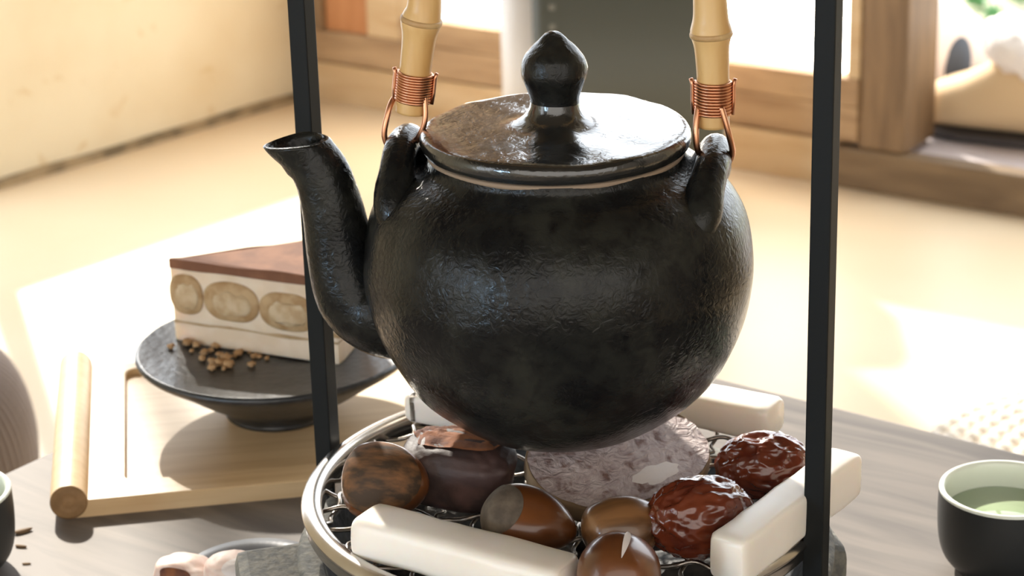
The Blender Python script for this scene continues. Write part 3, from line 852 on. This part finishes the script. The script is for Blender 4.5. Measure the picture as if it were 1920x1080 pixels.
# plate
TP = TZ + TT - .0035
pc = at_z(525, 770, TP)
pl = thing('footed_plate', 'shallow black stoneware plate on a foot, holding the cake slice', 'plate', (pc.x, pc.y, TP))
prof = smooth_prof([(0,0), (.022,0), (.0265,.0006), (.0275,.0035), (.031,.0070), (.042,.0140), (.056,.0237), (.0680,.0318), (.0704,.0350)], 4) + smooth_prof([(.0690,.0366), (.064,.0360), (.048,.0342), (.025,.0328), (0,.0324)], 4)
pyd('dish', *lathe(prof, 96, (60,.0006)), M_plate, pl)
# foot ring
pyd('foot_ring', *lathe([(.0225,-.0001), (.0268,-.0001), (.0276,.0012), (.0272,.0030), (.0225,.0030)], 64, closed=True), M_plate, pl)
PTOP = TP + .0335

# cake: a wedge with tip to the left; layers are stacked wedges
ca = at_z(328, 640, PTOP); cb = at_z(636, 684, PTOP)
fx = (cb-ca).length; cang = math.atan2(cb.y-ca.y, cb.x-ca.x)
cake = thing('tiramisu_slice', 'wedge of layered tiramisu cake dusted with cocoa on the black plate', 'cake', (ca.x, ca.y, PTOP), cang)
WA = R(43)
def wedge_outline(inset=0, seg=10, jit=0):
    # straight front side along +x, other side at WA, outer arc, blunt tip
    pts = [Vector((.0008, 0, 0))]
    for k in range(1, 15): pts.append(Vector((fx*k/14, 0, 0)))
    for k in range(1, seg+1):
        a = WA*k/seg; pts.append(Vector((fx*math.cos(a), fx*math.sin(a), 0)))
    d = Vector((math.cos(WA), math.sin(WA), 0))
    for k in range(13, 0, -1): pts.append(d*fx*k/14)
    pts.append(Vector((.0004, .0014, 0)))
    c = Vector((fx*.6, fx*.25, 0))
    return [p + (c-p).normalized()*inset for p in pts]
def wedge(name, z0, z1, m, inset=0, wav=0, seed=0, top_wav=0):
    pts = wedge_outline(inset); n = len(pts)
    v, f = [], []
    for j, (z, s) in enumerate(((z0, .0003), (z0+.0004, 0), (z1-.0004, 0), (z1, .0004))):
        for p in pts:
            c = Vector((fx*.6, fx*.25, 0)); q = p + (c-p).normalized()*(s + .0004*noise.noise(p*120+Vector((0,seed,z*200))))
            dz = wav*noise.noise(p*40+Vector((seed,0,0))) if (j < 2 and z0 > .0005) else (top_wav or wav)*noise.noise(p*40+Vector((seed+5,0,0))) if j > 1 else 0
            v.append(Vector((q.x, q.y, z+dz)))
    for j in range(3):
        for i in range(n):
            i2 = (i+1) % n; f.append((j*n+i, j*n+i2, (j+1)*n+i2, (j+1)*n+i))
    f.append(tuple(range(n))[::-1]); f.append(tuple(3*n+i for i in range(n)))
    return pyd(name, v, f, m, cake, smooth=False)
CHH = .0450
wedge('cream_layer', 0, .0112, M_cream, 0, .0004, 1)
wedge('coffee_layer', .0103, .0122, M_line, -.0001, .0014, 2)
wedge('cream_layer', .0114, .0403, M_cream, 0, .0004, 3)
wedge('cocoa_top', .0400, CHH, M_cocoa, -.0004, .0009, 4, .0016)
# ladyfingers cut across on the front side
for (cx, cz, hw2, hh2) in ((.0092,.0268,.0098,.0108), (.0350,.0258,.0160,.0106), (.0668,.0245,.0160,.0102), (.0925*fx/.094,.0235,.0095,.0095)):
    def sp(d, cx=cx, cz=cz, a=hw2, b=hh2, yy=.0022):
        return Vector((cx+sgnp(d.x,.8)*a, d.y*yy, cz+sgnp(d.z,.85)*b*(1+.05*noise.noise(d*2+Vector((cx*99,0,0))))))
    lf_ = pyd('ladyfinger', *ball(sp, 36, 22), M_finger, cake)
    pyd('sponge_core', *ball(lambda d, cx=cx, cz=cz, a=hw2, b=hh2: Vector((cx+.0008+sgnp(d.x,.8)*a*.70, -.0014+d.y*.0012, cz-.0006+sgnp(d.z,.85)*b*.64*(1+.25*noise.noise(d*3+Vector((cx*99,1,0)))))), 28, 16), M_fcore, lf_)

# crumbs on the plate
crumb_mesh = []
for s in range(4):
    v, f = ball(lambda d, s=s: d*(1+.75*noise.noise(d*1.9+Vector((s*7,0,0)))), 10, 7)
    o = pyd('crumb', v, f, M_crumb); crumb_mesh.append(o.data); bpy.data.objects.remove(o)
spots = [(322,658,5),(352,650,8),(368,652,6),(384,664,8),(396,660,7),(404,652,6),(380,676,7),(398,682,9),(412,686,8),(424,676,9),(430,688,8),(420,694,6),(446,664,6),(452,658,6),(398,695,6),(476,668,6),(486,668,5),(472,685,6),(500,672,4),(440,668,5),(360,662,5),(412,668,6),(468,660,4)]
for k, (px, py, s) in enumerate(spots):
    q = at_z(px, py, PTOP)
    rr = math.hypot(q.x-pc.x, q.y-pc.y)
    zsurf = TP + .0325 + .0038*min(1, rr/.065)**2
    o = bpy.data.objects.new('crumb', crumb_mesh[k % 4]); col.objects.link(o)
    sz = s/FPX*1.1*random.uniform(.9,1.5)
    o.scale = (sz, sz*.85, sz*.7); o.location = (q.x, q.y, zsurf+sz*.62); o.rotation_euler = (0, 0, k*1.3)
    tag(o, 'lone biscuit crumb farthest left, near the tip of the cake' if k == 0 else 'golden-brown biscuit crumb in front of the cake slice on the black plate', 'crumb', 'crumbs beside the cake')

# ------------------------------------------------------------------ tea cups
def cup(loc, label, rz=0):
    t = thing('tea_cup', label, 'cup', loc, rz, 'small black tea cups')
    r = .0287; h = .0385
    pyd('body', *lathe(smooth_prof([(0,.0012), (.015,.0012), (.016,0), (.0185,0), (.0215,.0022), (.0258,.0075), (.0280,.015), (.0288,.026), (r,h-.0012)], 4), 72), M_cupout, t)
    pyd('inner_glaze', *lathe(smooth_prof([(r,h-.0014), (r-.0002,h-.0003), (r-.0012,h), (r-.0024,h-.0006), (r-.0032,h-.004), (r-.0038,.020), (.0215,.010), (.014,.0065), (0,.006)], 4), 72), M_cupin, t)
    pyd('tea', *lathe([(0,.0270), (r-.0036,.0270), (r-.0036,.0262), (0,.0262)], 64), M_tea, t)
    return t
rc_ = at_z(1888, 914, TZ+.0385)
c1 = cup((rc_.x, rc_.y, TZ), 'small black tea cup with pale green tea at the right edge')
lc_ = at_z(-104, 922, TZ+.0385)
dup(c1, (lc_.x, lc_.y, TZ), (0, 0, 1), 'small black tea cup cut off by the left edge of the photo')

# ------------------------------------------------------------------ small things at the front left
sp_ = at_z(500, 1075, TZ)
sauc = thing('saucer', 'small grey-blue glazed saucer behind the peeled root pieces', 'saucer', (sp_.x-.004, sp_.y-.012, TZ))
pyd('dish', *lathe(smooth_prof([(0,0), (.018,0), (.020,.0006), (.026,.003), (.0315,.0066)], 3)+[(.032,.0072),(.0315,.0076)]+smooth_prof([(.026,.0048),(.018,.0022),(0,.002)], 3), 64), M_saucer, sauc)
pyd('foot_ring', *lathe([(.014,-.0001), (.0175,-.0001), (.0178,.001), (.014,.001)], 40, closed=True), M_saucer, sauc)
def piece(label, px, py, zc, a, b, c, rot, m, mskin, seed, dirv, ca_):
    t = thing('root_piece', label, 'root vegetable')
    def fn(d): return Vector((sgnp(d.x,.75)*a, sgnp(d.y,.75)*b, sgnp(d.z,.7)*c))*(1+.10*noise.noise(d*1.8+Vector((seed,0,0)))+.02*noise.noise(d*7))
    pyd('flesh', *ball(fn, 48, 30), m, t)
    q = Vector(dirv).to_track_quat('Z', 'Y').to_matrix()
    pyd('skin', *ball(lambda d: fn(q @ d)*(1.02+.01*noise.noise((q@d)*9)), 36, 14, R(ca_)), mskin, t)
    put(t, px, py, zc, rot)
M_pink = mat('pinkish white cut root', (.72,.52,.44), .5, c2=(.80,.66,.58), scale=70, dist=1.5, c3=(.30,.14,.09), scale3=60, lo3=.62, hi3=.74, sss=.2, sssr=.004, bump=(130,.5,.001))
piece('pinkish peeled root piece with a browned patch at the bottom edge, leftmost of the two', 345, 1082, TZ+.0095, .0135, .0105, .0092, (R(-4), R(4), R(-10)), M_pink, M_roastskin, 3.3, (-.1,-.92,.38), 24)
piece('whitish peeled root piece with thin brown lines, lying against the brazier lug', 436, 1078, TZ+.0130, .0125, .010, .0095, (R(4), R(-4), R(14)), M_pink, M_starch, 8.8, (.3,-.6,.7), 34)
for k, (px, py, s, a) in enumerate(((44,998,.0030,.5), (40,1026,.0020,-.3), (50,1058,.0014,0))):
    v, f = ball(lambda d: Vector((d.x*1.5, d.y*.55*(1-.4*d.x), d.z*.35+.15*d.x*d.x)), 12, 8)
    o = pyd('leaf_flake', v, f, M_chip); q = at_z(px, py, TZ); o.location = (q.x, q.y, TZ+s*.2); o.scale = (s,)*3; o.rotation_euler = (0, 0, a)
    tag(o, ('largest brown dry leaf flake on the table between left cup and tray', 'middle brown dry leaf flake, just in front of the largest one', 'tiny dry leaf flake nearest the bottom edge beside the left cup')[k], 'leaf', 'dry leaf flakes on the table')
